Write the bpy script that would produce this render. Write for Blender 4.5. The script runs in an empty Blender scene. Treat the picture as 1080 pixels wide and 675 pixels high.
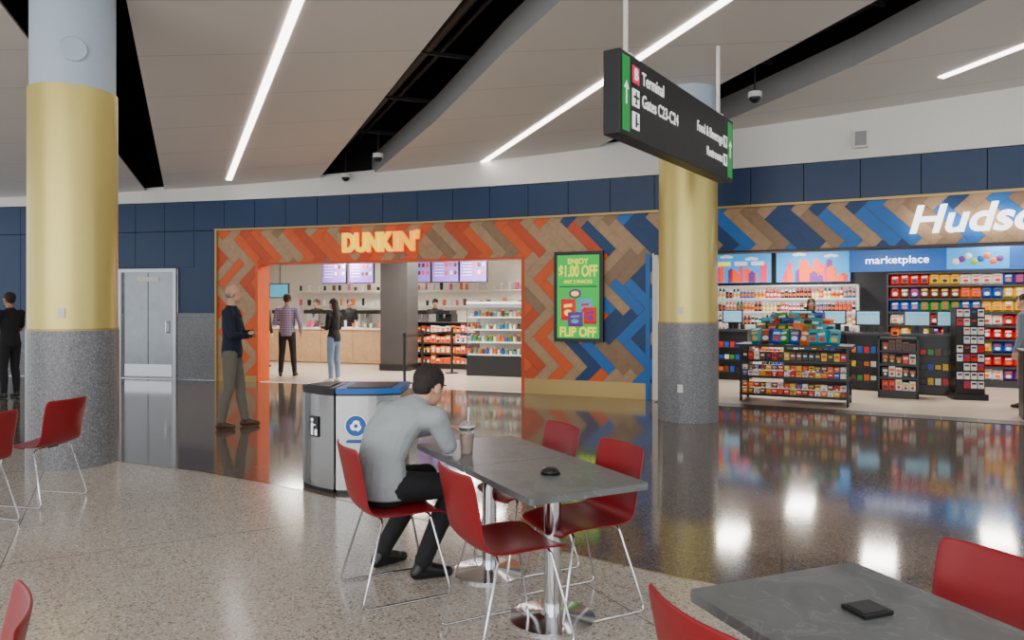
import bpy, bmesh, math, random
from mathutils import Vector, Matrix
from mathutils.bvhtree import BVHTree
random.seed(7)
scene = bpy.context.scene
COL = scene.collection

# ------------------------------------------------------------------ materials
def lin(c):
    out = []
    for v in c[:3]:
        v = v / 255.0
        out.append(v / 12.92 if v <= 0.04045 else ((v + 0.055) / 1.055) ** 2.4)
    return tuple(out) + (1.0,)

def mat(name, col, rough=.5, metal=0.0, emit=0.0, noise=0.0, nscale=20.0, bump=0.0, trans=0.0, coat=0.0):
    m = bpy.data.materials.new(name)
    m.use_nodes = True
    nt = m.node_tree
    b = nt.nodes['Principled BSDF']
    c = lin(col)
    b.inputs['Base Color'].default_value = c
    b.inputs['Roughness'].default_value = rough
    b.inputs['Metallic'].default_value = metal
    if coat: b.inputs['Coat Weight'].default_value = coat
    if trans: b.inputs['Transmission Weight'].default_value = trans
    if emit:
        b.inputs['Emission Color'].default_value = c
        b.inputs['Emission Strength'].default_value = emit
    if noise or bump:
        g = nt.nodes.new('ShaderNodeTexCoord')
        n = nt.nodes.new('ShaderNodeTexNoise')
        n.inputs['Scale'].default_value = nscale
        n.inputs['Detail'].default_value = 4
        nt.links.new(g.outputs['Object'], n.inputs['Vector'])
        if noise:
            mx = nt.nodes.new('ShaderNodeMix'); mx.data_type = 'RGBA'
            mx.inputs['A'].default_value = tuple(x * (1 - noise) for x in c[:3]) + (1,)
            mx.inputs['B'].default_value = tuple(min(1, x * (1 + noise)) for x in c[:3]) + (1,)
            nt.links.new(n.outputs['Fac'], mx.inputs['Factor'])
            nt.links.new(mx.outputs['Result'], b.inputs['Base Color'])
        if bump:
            bp = nt.nodes.new('ShaderNodeBump'); bp.inputs['Strength'].default_value = bump
            bp.inputs['Distance'].default_value = 0.02
            nt.links.new(n.outputs['Fac'], bp.inputs['Height'])
            nt.links.new(bp.outputs['Normal'], b.inputs['Normal'])
    return m

def terrazzo(name, base, light, dark, tan, rough, scale=70, seam=None, seam_rot=0.0, seam_col=(90, 82, 74), spec=.5, shift=(0, 0, 0)):
    m = bpy.data.materials.new(name); m.use_nodes = True
    nt = m.node_tree; b = nt.nodes['Principled BSDF']
    g = nt.nodes.new('ShaderNodeNewGeometry')
    v = nt.nodes.new('ShaderNodeTexVoronoi'); v.inputs['Scale'].default_value = scale
    nt.links.new(g.outputs['Position'], v.inputs['Vector'])
    s = nt.nodes.new('ShaderNodeSeparateColor'); nt.links.new(v.outputs['Color'], s.inputs['Color'])
    r = nt.nodes.new('ShaderNodeValToRGB'); r.color_ramp.interpolation = 'CONSTANT'
    e = r.color_ramp.elements
    e[0].position = 0; e[0].color = lin(base)
    e[1].position = .55; e[1].color = lin(light)
    for p, c in ((.7, dark), (.82, base), (.9, tan)):
        x = e.new(p); x.color = lin(c)
    nt.links.new(s.outputs['Red'], r.inputs['Fac'])
    n = nt.nodes.new('ShaderNodeTexNoise'); n.inputs['Scale'].default_value = 1.3; n.inputs['Detail'].default_value = 3
    nt.links.new(g.outputs['Position'], n.inputs['Vector'])
    mr = nt.nodes.new('ShaderNodeMapRange'); mr.inputs['To Min'].default_value = .88; mr.inputs['To Max'].default_value = 1.1
    nt.links.new(n.outputs['Fac'], mr.inputs['Value'])
    mx = nt.nodes.new('ShaderNodeMix'); mx.data_type = 'RGBA'; mx.blend_type = 'MULTIPLY'; mx.inputs['Factor'].default_value = 1
    nt.links.new(r.outputs['Color'], mx.inputs['A']); nt.links.new(mr.outputs['Result'], mx.inputs['B'])
    out = mx.outputs['Result']
    if seam:
        mp = nt.nodes.new('ShaderNodeMapping'); mp.inputs['Rotation'].default_value = (0, 0, seam_rot); mp.inputs['Location'].default_value = shift
        nt.links.new(g.outputs['Position'], mp.inputs['Vector'])
        sx = nt.nodes.new('ShaderNodeSeparateXYZ'); nt.links.new(mp.outputs['Vector'], sx.inputs['Vector'])
        fs = []
        for ax in ('X', 'Y'):
            d = nt.nodes.new('ShaderNodeMath'); d.operation = 'DIVIDE'; d.inputs[1].default_value = seam
            nt.links.new(sx.outputs[ax], d.inputs[0])
            fr = nt.nodes.new('ShaderNodeMath'); fr.operation = 'FRACT'; nt.links.new(d.outputs[0], fr.inputs[0])
            lt = nt.nodes.new('ShaderNodeMath'); lt.operation = 'LESS_THAN'; lt.inputs[1].default_value = .008 / seam
            nt.links.new(fr.outputs[0], lt.inputs[0]); fs.append(lt)
        mm = nt.nodes.new('ShaderNodeMath'); mm.operation = 'MAXIMUM'
        nt.links.new(fs[0].outputs[0], mm.inputs[0]); nt.links.new(fs[1].outputs[0], mm.inputs[1])
        m2 = nt.nodes.new('ShaderNodeMix'); m2.data_type = 'RGBA'
        m2.inputs['B'].default_value = lin(seam_col)
        nt.links.new(mm.outputs[0], m2.inputs['Factor']); nt.links.new(out, m2.inputs['A'])
        out = m2.outputs['Result']
    nt.links.new(out, b.inputs['Base Color'])
    b.inputs['Roughness'].default_value = rough
    b.inputs['Specular IOR Level'].default_value = spec
    return m

def marble(name, base, vein, rough=.35):
    m = bpy.data.materials.new(name); m.use_nodes = True
    nt = m.node_tree; b = nt.nodes['Principled BSDF']
    g = nt.nodes.new('ShaderNodeTexCoord')
    n = nt.nodes.new('ShaderNodeTexNoise'); n.inputs['Scale'].default_value = 6; n.inputs['Detail'].default_value = 10
    n.inputs['Distortion'].default_value = .8
    nt.links.new(g.outputs['Object'], n.inputs['Vector'])
    r = nt.nodes.new('ShaderNodeValToRGB'); e = r.color_ramp.elements
    e[0].position = .3; e[0].color = lin(tuple(c * 1.08 for c in base))
    e[1].position = .75; e[1].color = lin(tuple(c * .82 for c in base))
    for p, c in ((.485, base), (.5, vein), (.515, base)):
        x = e.new(p); x.color = lin(c)
    nt.links.new(n.outputs['Fac'], r.inputs['Fac']); nt.links.new(r.outputs['Color'], b.inputs['Base Color'])
    b.inputs['Roughness'].default_value = rough
    return m

def wood(name, col, rough=.45, scale=6):
    m = bpy.data.materials.new(name); m.use_nodes = True
    nt = m.node_tree; b = nt.nodes['Principled BSDF']
    g = nt.nodes.new('ShaderNodeTexCoord')
    w = nt.nodes.new('ShaderNodeTexNoise'); w.inputs['Scale'].default_value = scale
    w.inputs['Distortion'].default_value = 1.5; w.inputs['Detail'].default_value = 5
    nt.links.new(g.outputs['Object'], w.inputs['Vector'])
    mx = nt.nodes.new('ShaderNodeMix'); mx.data_type = 'RGBA'; c = lin(col)
    mx.inputs['A'].default_value = tuple(x * .7 for x in c[:3]) + (1,)
    mx.inputs['B'].default_value = tuple(min(1, x * 1.25) for x in c[:3]) + (1,)
    nt.links.new(w.outputs['Fac'], mx.inputs['Factor']); nt.links.new(mx.outputs['Result'], b.inputs['Base Color'])
    b.inputs['Roughness'].default_value = rough
    return m

def plaid(name, a, bcol, ccol):
    m = bpy.data.materials.new(name); m.use_nodes = True
    nt = m.node_tree; b = nt.nodes['Principled BSDF']
    g = nt.nodes.new('ShaderNodeTexCoord'); sx = nt.nodes.new('ShaderNodeSeparateXYZ')
    nt.links.new(g.outputs['Object'], sx.inputs['Vector'])
    prev = None
    col = lin(a)
    for ax, c2 in (('X', bcol), ('Z', ccol)):
        mu = nt.nodes.new('ShaderNodeMath'); mu.operation = 'MULTIPLY'; mu.inputs[1].default_value = 20
        nt.links.new(sx.outputs[ax], mu.inputs[0])
        fr = nt.nodes.new('ShaderNodeMath'); fr.operation = 'FRACT'; nt.links.new(mu.outputs[0], fr.inputs[0])
        lt = nt.nodes.new('ShaderNodeMath'); lt.operation = 'LESS_THAN'; lt.inputs[1].default_value = .35
        nt.links.new(fr.outputs[0], lt.inputs[0])
        h = nt.nodes.new('ShaderNodeMath'); h.operation = 'MULTIPLY'; h.inputs[1].default_value = .6
        nt.links.new(lt.outputs[0], h.inputs[0])
        mx = nt.nodes.new('ShaderNodeMix'); mx.data_type = 'RGBA'
        mx.inputs['A'].default_value = col; mx.inputs['B'].default_value = lin(c2)
        if prev: nt.links.new(prev, mx.inputs['A'])
        nt.links.new(h.outputs[0], mx.inputs['Factor']); prev = mx.outputs['Result']
    nt.links.new(prev, b.inputs['Base Color']); b.inputs['Roughness'].default_value = .9
    return m

M_ = {}
def C(name, *a, **k):
    M_[name] = mat(name, *a, **k); return M_[name]

floor_light = terrazzo('terrazzo_light', (184, 176, 166), (210, 204, 195), (134, 125, 116), (188, 168, 146), .17, 100, seam=2.9, seam_rot=math.radians(-28), seam_col=(118, 110, 101), shift=(.62, .5, 0))
floor_dark = terrazzo('terrazzo_dark', (100, 91, 84), (124, 114, 106), (72, 64, 59), (114, 95, 79), .085, 100, seam=3.4, seam_rot=math.radians(20), seam_col=(80, 72, 66))
col_terr = terrazzo('terrazzo_column', (116, 117, 121), (150, 150, 154), (88, 88, 94), (126, 124, 123), .32, 120)
ceil_m = C('ceiling_panel_paint', (214, 208, 201), .5, noise=.03, nscale=2)
fasc_m = C('ceiling_fascia_paint', (152, 151, 150), .5)
white_m = C('white_paint', (232, 229, 223), .6, noise=.03)
black_m = C('plenum_black', (10, 10, 12), .9, noise=.2)
duct_m = C('duct_dark', (32, 32, 36), .6, noise=.2)
navy_m = C('navy_panel', (13, 48, 88), .4, noise=.1, nscale=3)
steel_m = C('brushed_steel', (178, 179, 180), .26, metal=1, noise=.1, nscale=30)
doors_m = C('door_stainless', (140, 143, 146), .2, metal=1, noise=.15, nscale=6)
chrome_m = C('chrome', (215, 215, 218), .12, metal=1)
gold_m = C('gold_cladding', (216, 197, 116), .36, metal=.5, noise=.05, nscale=4)
goldt_m = C('gold_trim', (180, 152, 96), .4, metal=.5)
colw_m = C('column_white', (182, 197, 213), .5, noise=.03)
light_m = C('linear_light', (255, 248, 240), emit=9)
red_m = C('red_shell_plastic', (136, 13, 24), .38, noise=.06, nscale=40)
blk_m = C('black_plastic', (16, 16, 18), .4, noise=.1)
dkg_m = C('dark_grey_metal', (42, 43, 47), .45, noise=.1)
grey_m = C('grey_pillar', (62, 60, 60), .5, noise=.08)
table_m = marble('table_laminate', (102, 105, 106), (124, 127, 128), .33)
oak_m = wood('oak_planks', (180, 144, 106))
oak2_m = wood('oak_planks_dark', (150, 116, 84))
org_m = C('orange_planks', (226, 92, 30), .5, noise=.12, nscale=8)
org2_m = C('orange_deep_planks', (204, 76, 30), .5, noise=.12, nscale=8)
blu_m = C('blue_planks', (16, 108, 188), .5, noise=.12, nscale=8)
blu2_m = C('blue_deep_planks', (17, 60, 112), .5, noise=.12, nscale=8)
cream_m = C('cream_wall', (240, 235, 226), .6, noise=.04)
sfloor_m = C('store_floor_tile', (182, 168, 153), .3, noise=.1, nscale=6)
glass_m = C('clear_plastic', (240, 245, 248), .05, trans=.95)
lp_m = C('ceiling_light_panel', (255, 240, 216), emit=3)
PAL = {}
for nm, c in dict(red=(204, 20, 26), yellow=(244, 186, 24), orange=(240, 106, 14), green=(40, 142, 54), blue=(24, 80, 180),
                  white=(234, 232, 226), teal=(24, 156, 170), purple=(108, 44, 132), brown=(108, 60, 34), pink=(226, 80, 132), lime=(146, 192, 46), black=(28, 26, 28)).items():
    PAL[nm] = C('packaging_' + nm, c, .4, noise=.25, nscale=25)
def pal(*n): return [PAL[x] for x in n]
ALLP = list(PAL.values())

# ------------------------------------------------------------------ mesh builder
class MB:
    def __init__(s):
        s.v = []; s.f = []; s.m = []; s.sm = []; s.mats = []; s.M = Matrix.Identity(4)
    def mi(s, m):
        if m not in s.mats: s.mats.append(m)
        return s.mats.index(m)
    def add(s, vs, fs, m, smooth=False):
        o = len(s.v); i = s.mi(m)
        s.v += [s.M @ Vector(v) for v in vs]
        for f in fs:
            s.f.append([o + k for k in f]); s.m.append(i); s.sm.append(smooth)
    def box(s, c, d, m, rz=0.0, tilt=None):
        x, y, z = d[0] / 2, d[1] / 2, d[2] / 2
        R = Matrix.Rotation(rz, 3, 'Z')
        if tilt: R = R @ Matrix.Rotation(tilt, 3, 'X')
        c = Vector(c)
        vs = [c + R @ Vector((a * x, b * y, e * z)) for e in (-1, 1) for a, b in ((-1, -1), (1, -1), (1, 1), (-1, 1))]
        s.add(vs, [(3, 2, 1, 0), (4, 5, 6, 7), (0, 1, 5, 4), (1, 2, 6, 5), (2, 3, 7, 6), (3, 0, 4, 7)], m)
    def cyl(s, p0, p1, r0, r1, m, seg=16, smooth=True):
        p0, p1 = Vector(p0), Vector(p1); t = (p1 - p0).normalized()
        a = t.orthogonal().normalized(); b = t.cross(a)
        vs = []
        for p, r in ((p0, r0), (p1, r1)):
            for i in range(seg):
                an = 2 * math.pi * i / seg
                vs.append(p + a * math.cos(an) * r + b * math.sin(an) * r)
        s.add(vs, [(i, (i + 1) % seg, seg + (i + 1) % seg, seg + i) for i in range(seg)], m, smooth)
        s.add(vs[:seg], [tuple(reversed(range(seg)))], m); s.add(vs[seg:], [tuple(range(seg))], m)
    def tube(s, pts, r, m, seg=8):
        pts = [Vector(p) for p in pts]; rings = []; a = None
        for i, p in enumerate(pts):
            t = ((pts[min(i + 1, len(pts) - 1)] - p).normalized() + (p - pts[max(i - 1, 0)]).normalized()).normalized()
            if a is None: a = t.orthogonal().normalized()
            else: a = (a - t * a.dot(t)).normalized()
            b = t.cross(a)
            rings.append([p + a * math.cos(2 * math.pi * k / seg) * r + b * math.sin(2 * math.pi * k / seg) * r for k in range(seg)])
        vs = [v for q in rings for v in q]; fs = []
        for i in range(len(pts) - 1):
            for k in range(seg):
                fs.append((i * seg + k, i * seg + (k + 1) % seg, (i + 1) * seg + (k + 1) % seg, (i + 1) * seg + k))
        fs.append(tuple(reversed(range(seg)))); fs.append(tuple(range(len(vs) - seg, len(vs))))
        s.add(vs, fs, m, True)
    def ell(s, c, r, m, seg=16, rings=10, R=None):
        c = Vector(c)
        if not hasattr(r, '__len__'): r = (r, r, r)
        vs = []
        def q(v):
            v = Vector(v)
            if R is not None: v = R @ v
            return c + v
        vs.append(q((0, 0, -r[2])))
        for j in range(1, rings):
            ph = -math.pi / 2 + math.pi * j / rings
            for i in range(seg):
                an = 2 * math.pi * i / seg
                vs.append(q((r[0] * math.cos(ph) * math.cos(an), r[1] * math.cos(ph) * math.sin(an), r[2] * math.sin(ph))))
        vs.append(q((0, 0, r[2]))); n = len(vs) - 1; fs = []
        for i in range(seg):
            fs.append((0, 1 + (i + 1) % seg, 1 + i)); b = 1 + (rings - 2) * seg
            fs.append((n, b + i, b + (i + 1) % seg))
        for j in range(rings - 2):
            for i in range(seg):
                a0 = 1 + j * seg
                fs.append((a0 + i, a0 + (i + 1) % seg, a0 + seg + (i + 1) % seg, a0 + seg + i))
        s.add(vs, fs, m, True)
    def cap(s, p0, r0, p1, r1, m, seg=14):
        s.cyl(p0, p1, r0, r1, m, seg); s.ell(p0, r0, m, seg, 8); s.ell(p1, r1, m, seg, 8)
    def rings(s, rs, m, seg=20):
        vs = []; n = len(rs)
        for i, (c, rx, ry) in enumerate(rs):
            c = Vector(c)
            t = (Vector(rs[min(i + 1, n - 1)][0]) - Vector(rs[max(i - 1, 0)][0])).normalized()
            a = Vector((1, 0, 0)); b = t.cross(a).normalized()
            for k in range(seg):
                an = 2 * math.pi * k / seg
                vs.append(c + a * math.cos(an) * rx + b * math.sin(an) * ry)
        fs = []
        for i in range(n - 1):
            for k in range(seg):
                fs.append((i * seg + k, i * seg + (k + 1) % seg, (i + 1) * seg + (k + 1) % seg, (i + 1) * seg + k))
        fs.append(tuple(reversed(range(seg)))); fs.append(tuple(range(len(vs) - seg, len(vs))))
        s.add(vs, fs, m, True)
    def prism(s, poly, z0, z1, m, smooth=False):
        n = len(poly)
        vs = [(p[0], p[1], z0) for p in poly] + [(p[0], p[1], z1) for p in poly]
        s.add(vs, [(i, (i + 1) % n, n + (i + 1) % n, n + i) for i in range(n)], m, smooth)
        s.add(vs[:n], [tuple(reversed(range(n)))], m); s.add(vs[n:], [tuple(range(n))], m)
    def bag(s, c, w, h, t, m, m2, m3=None):
        xs = (-.5, -.32, .32, .5); zs = (0, .16, .84, 1); vs = []
        for j, z in enumerate(zs):
            for i, x in enumerate(xs):
                y = -t if (i in (1, 2) and j in (1, 2)) else 0
                vs.append((c[0] + x * w, c[1] + y, c[2] + z * h))
        fs = [(j * 4 + i, j * 4 + i + 1, j * 4 + 5 + i, j * 4 + 4 + i) for j in range(3) for i in range(3)]
        s.add(vs, fs, m)
        y = c[1] - t - .003
        s.add([(c[0] + .26 * w * math.cos(a), y, c[2] + h * .36 + .15 * h * math.sin(a)) for a in [2 * math.pi * k / 10 for k in range(10)]], [tuple(range(10))], m2)
        s.add([(c[0] - .28 * w, y, c[2] + .6 * h), (c[0] + .28 * w, y, c[2] + .64 * h), (c[0] + .28 * w, y, c[2] + .78 * h), (c[0] - .28 * w, y, c[2] + .74 * h)], [(0, 1, 2, 3)], m3 or m2)
        s.add([vs[0], vs[3], vs[15], vs[12]], [(3, 2, 1, 0)], m)
    def mesh(s, name):
        me = bpy.data.meshes.new(name)
        me.from_pydata([tuple(v) for v in s.v], [], s.f)
        for m in s.mats: me.materials.append(m)
        me.polygons.foreach_set('material_index', s.m)
        me.polygons.foreach_set('use_smooth', s.sm)
        me.update(); return me
    def obj(s, name, parent=None, bevel=0.0, loc=None, rz=None):
        o = bpy.data.objects.new(name, s.mesh(name)); COL.objects.link(o)
        if parent: o.parent = parent
        if loc: o.location = loc
        if rz is not None: o.rotation_euler = (0, 0, rz)
        if bevel:
            b = o.modifiers.new('bevel', 'BEVEL'); b.width = bevel; b.segments = 2; b.limit_method = 'ANGLE'
        return o

def empty(name, loc=(0, 0, 0), rz=0.0):
    e = bpy.data.objects.new(name, None); COL.objects.link(e); e.location = loc; e.rotation_euler = (0, 0, rz)
    e.empty_display_size = .1
    return e

def text(name, body, loc, theta, m, w=None, h=None, ext=.002, off=0.0, shear=0.0, parent=None, align='CENTER'):
    cu = bpy.data.curves.new(name, 'FONT'); cu.body = body; cu.size = h / .72; cu.extrude = ext; cu.offset = off; cu.shear = shear
    cu.align_x = align; cu.align_y = 'CENTER'
    cu.materials.append(m)
    o = bpy.data.objects.new(name, cu); COL.objects.link(o)
    bpy.context.view_layer.update()
    d = o.dimensions
    sx = w / d.x if w else 1
    if parent: o.parent = parent
    o.location = loc; o.rotation_euler = (math.pi / 2, 0, theta); o.scale = (sx, 1, 1)
    return o

# ------------------------------------------------------------------ curved wall
def Yw(x): return 13.06 - .405 * x - .0125 * x * x
def wp(x, off, z):
    g = -.405 - .025 * x; L = math.hypot(1, g)
    return (x + off * g / L, Yw(x) - off / L, z)
def wth(x): return math.atan2(-.405 - .025 * x, 1)
def strip(mb, x0, x1, z0, z1, o0, o1, m, step=.3):
    n = max(1, int(math.ceil((x1 - x0) / step))); vs = []
    for i in range(n + 1):
        x = x0 + (x1 - x0) * i / n
        a = z0(x) if callable(z0) else z0; b = z1(x) if callable(z1) else z1
        vs += [wp(x, o1, a), wp(x, o1, b), wp(x, o0, b), wp(x, o0, a)]
    fs = []
    for i in range(n):
        for k in range(4):
            fs.append((i * 4 + k, i * 4 + 4 + k, i * 4 + 4 + (k + 1) % 4, i * 4 + (k + 1) % 4))
    fs.append((0, 1, 2, 3)); fs.append((n * 4 + 3, n * 4 + 2, n * 4 + 1, n * 4))
    mb.add(vs, fs, m)
def zc(y): return 5.3 - .09 * y

XA, XB, XC, XD = -5.95, -5.09, .216, 2.32
SX = [XA]; SS = [0.0]
x = XA
while x < 13.9:
    g = -.405 - .025 * x; SS.append(SS[-1] + .05 * math.hypot(1, g)); x += .05; SX.append(x)
def s_of(x):
    i = min(len(SX) - 2, max(0, int((x - XA) / .05))); f = (x - SX[i]) / .05
    return SS[i] + (SS[i + 1] - SS[i]) * f
def x_of(s):
    lo, hi = 0, len(SS) - 1
    while hi - lo > 1:
        md = (lo + hi) // 2
        if SS[md] <= s: lo = md
        else: hi = md
    f = (s - SS[lo]) / (SS[hi] - SS[lo]); return SX[lo] + (SX[hi] - SX[lo]) * f

# walls
mb = MB()
strip(mb, -14, -8.27, 0, 1.37, -.2, 0, col_terr); strip(mb, -6.92, XA - .02, 0, 1.37, -.2, 0, col_terr)
strip(mb, -14, -8.27, 1.37, 3.05, -.2, -.03, navy_m); strip(mb, -6.92, XA - .02, 1.37, 3.05, -.2, -.03, navy_m)
strip(mb, -8.27, -6.92, 2.29, 3.05, -.2, -.03, navy_m)
mb.obj('wall_left')
mb = MB(); x = -14.0; w = .68
strip(mb, -14, 14, 3.05, 3.66, -.2, -.035, black_m)
while x < 13.9:
    strip(mb, x + .005, min(x + w - .005, 14), 3.06, 3.65, -.03, 0, navy_m, .7); x += w
x = -14.0
while x < XA - .1:
    e = min(x + w - .005, XA - .03)
    z0 = 2.32 if (x > -8.9 and x < -6.9) else 1.385
    strip(mb, x + .005, e, z0, 3.045, -.03, 0, navy_m, .7); x += w
mb.obj('wall_navy_panels')
mb = MB()
strip(mb, -14, 14, 3.66, lambda x: zc(Yw(x)) + .06, -.2, .02, white_m)
strip(mb, -14, 14, lambda x: zc(Yw(x)) + .06, 6.2, -.25, -.1, black_m)
mb.obj('wall_soffit')
# door
mb = MB()
strip(mb, -8.27, -8.2, 0, 2.29, -.02, .03, steel_m); strip(mb, -6.99, -6.92, 0, 2.29, -.02, .03, steel_m)
strip(mb, -8.27, -6.92, 2.22, 2.29, -.02, .03, steel_m)
strip(mb, -8.2, -7.0, .01, 2.22, -.1, -.03, doors_m)
strip(mb, -7.615, -7.6, .02, 2.2, -.03, -.027, dkg_m); strip(mb, -8.15, -7.05, .05, .3, -.03, -.022, chrome_m)
mb.cyl(wp(-7.15, .03, .95), wp(-7.15, .03, 1.2), .012, .012, chrome_m)
mb.cyl(wp(-7.15, -.04, .97), wp(-7.15, .03, .97), .01, .01, chrome_m); mb.cyl(wp(-7.15, -.04, 1.18), wp(-7.15, .03, 1.18), .01, .01, chrome_m)
strip(mb, -7.85, -7.35, 2.02, 2.12, -.03, -.02, white_m)
mb.obj('door_1')

# storefront substrate
mb = MB()
HZ = 2.38
strip(mb, XA, XB, 0, 3.05, -.3, .03, oak2_m)
strip(mb, XB, XC, HZ, 3.05, -.3, .03, oak2_m)
strip(mb, XC, XD, 0, 3.05, -.3, .03, oak2_m)
strip(mb, XD, 14, HZ, 3.05, -.3, .03, oak2_m)
strip(mb, XB - .02, XB + .035, 0, HZ, -.35, .047, org_m, 1)
strip(mb, XB, XC, HZ - .03, HZ + .0, -.32, .047, org2_m)
strip(mb, XC - .035, XC + .02, 0, HZ, -.35, .047, org2_m, 1)
strip(mb, XD - .02, XD + .06, 0, HZ, -.35, .047, white_m, 1)
strip(mb, XD - .12, XD - .05, 0, HZ, .03, .055, blu_m, 1)
strip(mb, XD, 14, HZ - .03, HZ, -.32, .047, blk_m)
strip(mb, XC + .02, XD - .12, 0, .26, .03, .05, goldt_m)
strip(mb, XA - .03, XB, 0, .12, .03, .05, goldt_m)
mb.obj('wall_storefront')
mb = MB()
strip(mb, XA - .05, 14, 3.04, 3.075, -.05, .09, goldt_m)
strip(mb, XA - .04, XA, 0, 3.05, -.05, .09, goldt_m, 1)
mb.obj('trim_1')

# herringbone planks
def clip(poly, x0, x1, y0, y1):
    for ax, v, sg in ((0, x0, 1), (0, x1, -1), (1, y0, 1), (1, y1, -1)):
        out = []
        for i in range(len(poly)):
            a = poly[i]; b = poly[(i + 1) % len(poly)]
            ia = (a[ax] - v) * sg >= 0; ib = (b[ax] - v) * sg >= 0
            if ia: out.append(a)
            if ia != ib:
                t = (v - a[ax]) / (b[ax] - a[ax]); out.append((a[0] + (b[0] - a[0]) * t, a[1] + (b[1] - a[1]) * t))
        poly = out
        if len(poly) < 3: return []
    return poly
mb = MB(); W = .175; n = 4; q = math.sqrt(.5); gp = .015
S1, S2, S3, S4 = s_of(XB), s_of(XC), s_of(XD), s_of(13.8)
rects = [(0, S1, .12, 3.05), (S1, S2, HZ, 3.05), (S2, S3, .26, 3.05), (S3, S4, HZ, 3.05)]
rnd = random.Random(3)
PATT = [0, 2, 1, 0, 2, 3, 0, 1, 2]
for k in range(-60, 200):
    for m in range(-30, 30):
        zid = (k + n * m)
        for typ in (0, 1):
            if typ == 0: r = (k + 2 * n * m, k, k + 2 * n * m + n, k + 1)
            else: r = (k + n + 2 * n * m, k + 1 - n, k + n + 1 + 2 * n * m, k + 1)
            pl = []
            for (a, b) in ((r[0] + gp, r[1] + gp), (r[2] - gp, r[1] + gp), (r[2] - gp, r[3] - gp), (r[0] + gp, r[3] - gp)):
                pl.append(((a + b) * q * W, (a - b) * q * W))
            pl = pl[::-1]
            cx = sum(p[0] for p in pl) / 4; cz = sum(p[1] for p in pl) / 4
            if cx < -1 or cx > S4 + 1 or cz < -1 or cz > 4: continue
            pc = PATT[zid % len(PATT)]
            if rnd.random() < .24: pc = rnd.choice((0, 1, 2, 3, 2))
            isb = rnd.random() < min(1, max(0, (cx - (S2 + .75)) / .7))
            if S2 + .2 < cx < S2 + 1.2 and zid % 9 == 4: isb = True
            mm = ((blu_m, blu2_m, oak_m, oak2_m) if isb else (org_m, org2_m, oak_m, oak2_m))[pc]
            for rc in rects:
                c = clip(pl, *rc)
                if len(c) >= 3:
                    vb = [Vector(wp(x_of(max(0, min(S4, s_))), .045, z_)) for (s_, z_) in c]
                    mb.add(vb, [tuple(range(len(vb)))], mm)
mb.obj('wall_herringbone_cladding')

# ------------------------------------------------------------------ floor
bound = [(-14, 10.6), (-10, 9.6), (-7, 8.6), (-5, 7.8), (-3.85, 7.28), (-2.9, 6.85), (-1.76, 6.17), (-.39, 5.12), (.87, 4.25), (1.5, 3.85), (2.07, 3.5), (4, 2.35), (7, .6), (10, -1), (14, -3.5)]
mb = MB()
for i in range(len(bound) - 1):
    a, b = bound[i], bound[i + 1]
    mb.add([(a[0], a[1], 0), (a[0], -4, 0), (b[0], -4, 0), (b[0], b[1], 0)], [(0, 1, 2, 3)], floor_light)
    mb.add([(a[0], a[1], 0), (b[0], b[1], 0), (b[0], Yw(b[0]) - .0, 0), (a[0], Yw(a[0]), 0)], [(0, 1, 2, 3)], floor_dark)
mb.obj('floor')
mb = MB()
for i in range(len(bound) - 1):
    a, b = bound[i], bound[i + 1]
    d = Vector((b[0] - a[0], b[1] - a[1], 0)).normalized(); nn = Vector((-d.y, d.x, 0)) * .006
    A = Vector((*a, .0015)); B = Vector((*b, .0015))
    mb.add([A - nn, B - nn, B + nn, A + nn], [(0, 1, 2, 3)], goldt_m)
mb.obj('trim_2')
mb = MB()
def wallpoly(x0, x1):
    n = int((x1 - x0) / .4) + 1
    return [wp(x0 + (x1 - x0) * i / n, .0, 0)[:2] for i in range(n + 1)]
fp = wallpoly(-8.2, 1.5)
mb.add([(p[0], p[1], .004) for p in fp] + [(1.5, 20.4, .004), (-8.2, 23.8, .004)], [tuple(range(len(fp) + 2))], sfloor_m)
fp = wallpoly(2.2, 14)
mb.add([(p[0], p[1], .004) for p in fp] + [(15.5, 13.1, .004), (2.6, 20, .004)], [tuple(range(len(fp) + 2))], sfloor_m)
strip(mb, 2.4, 13.8, 0.002, .007, .0, .38, dkg_m)
for i in range(30):
    strip(mb, 2.5 + i * .38, 2.51 + i * .38, .007, .008, .0, .38, oak2_m, 1)
mb.obj('floor_store_tiles')

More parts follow.
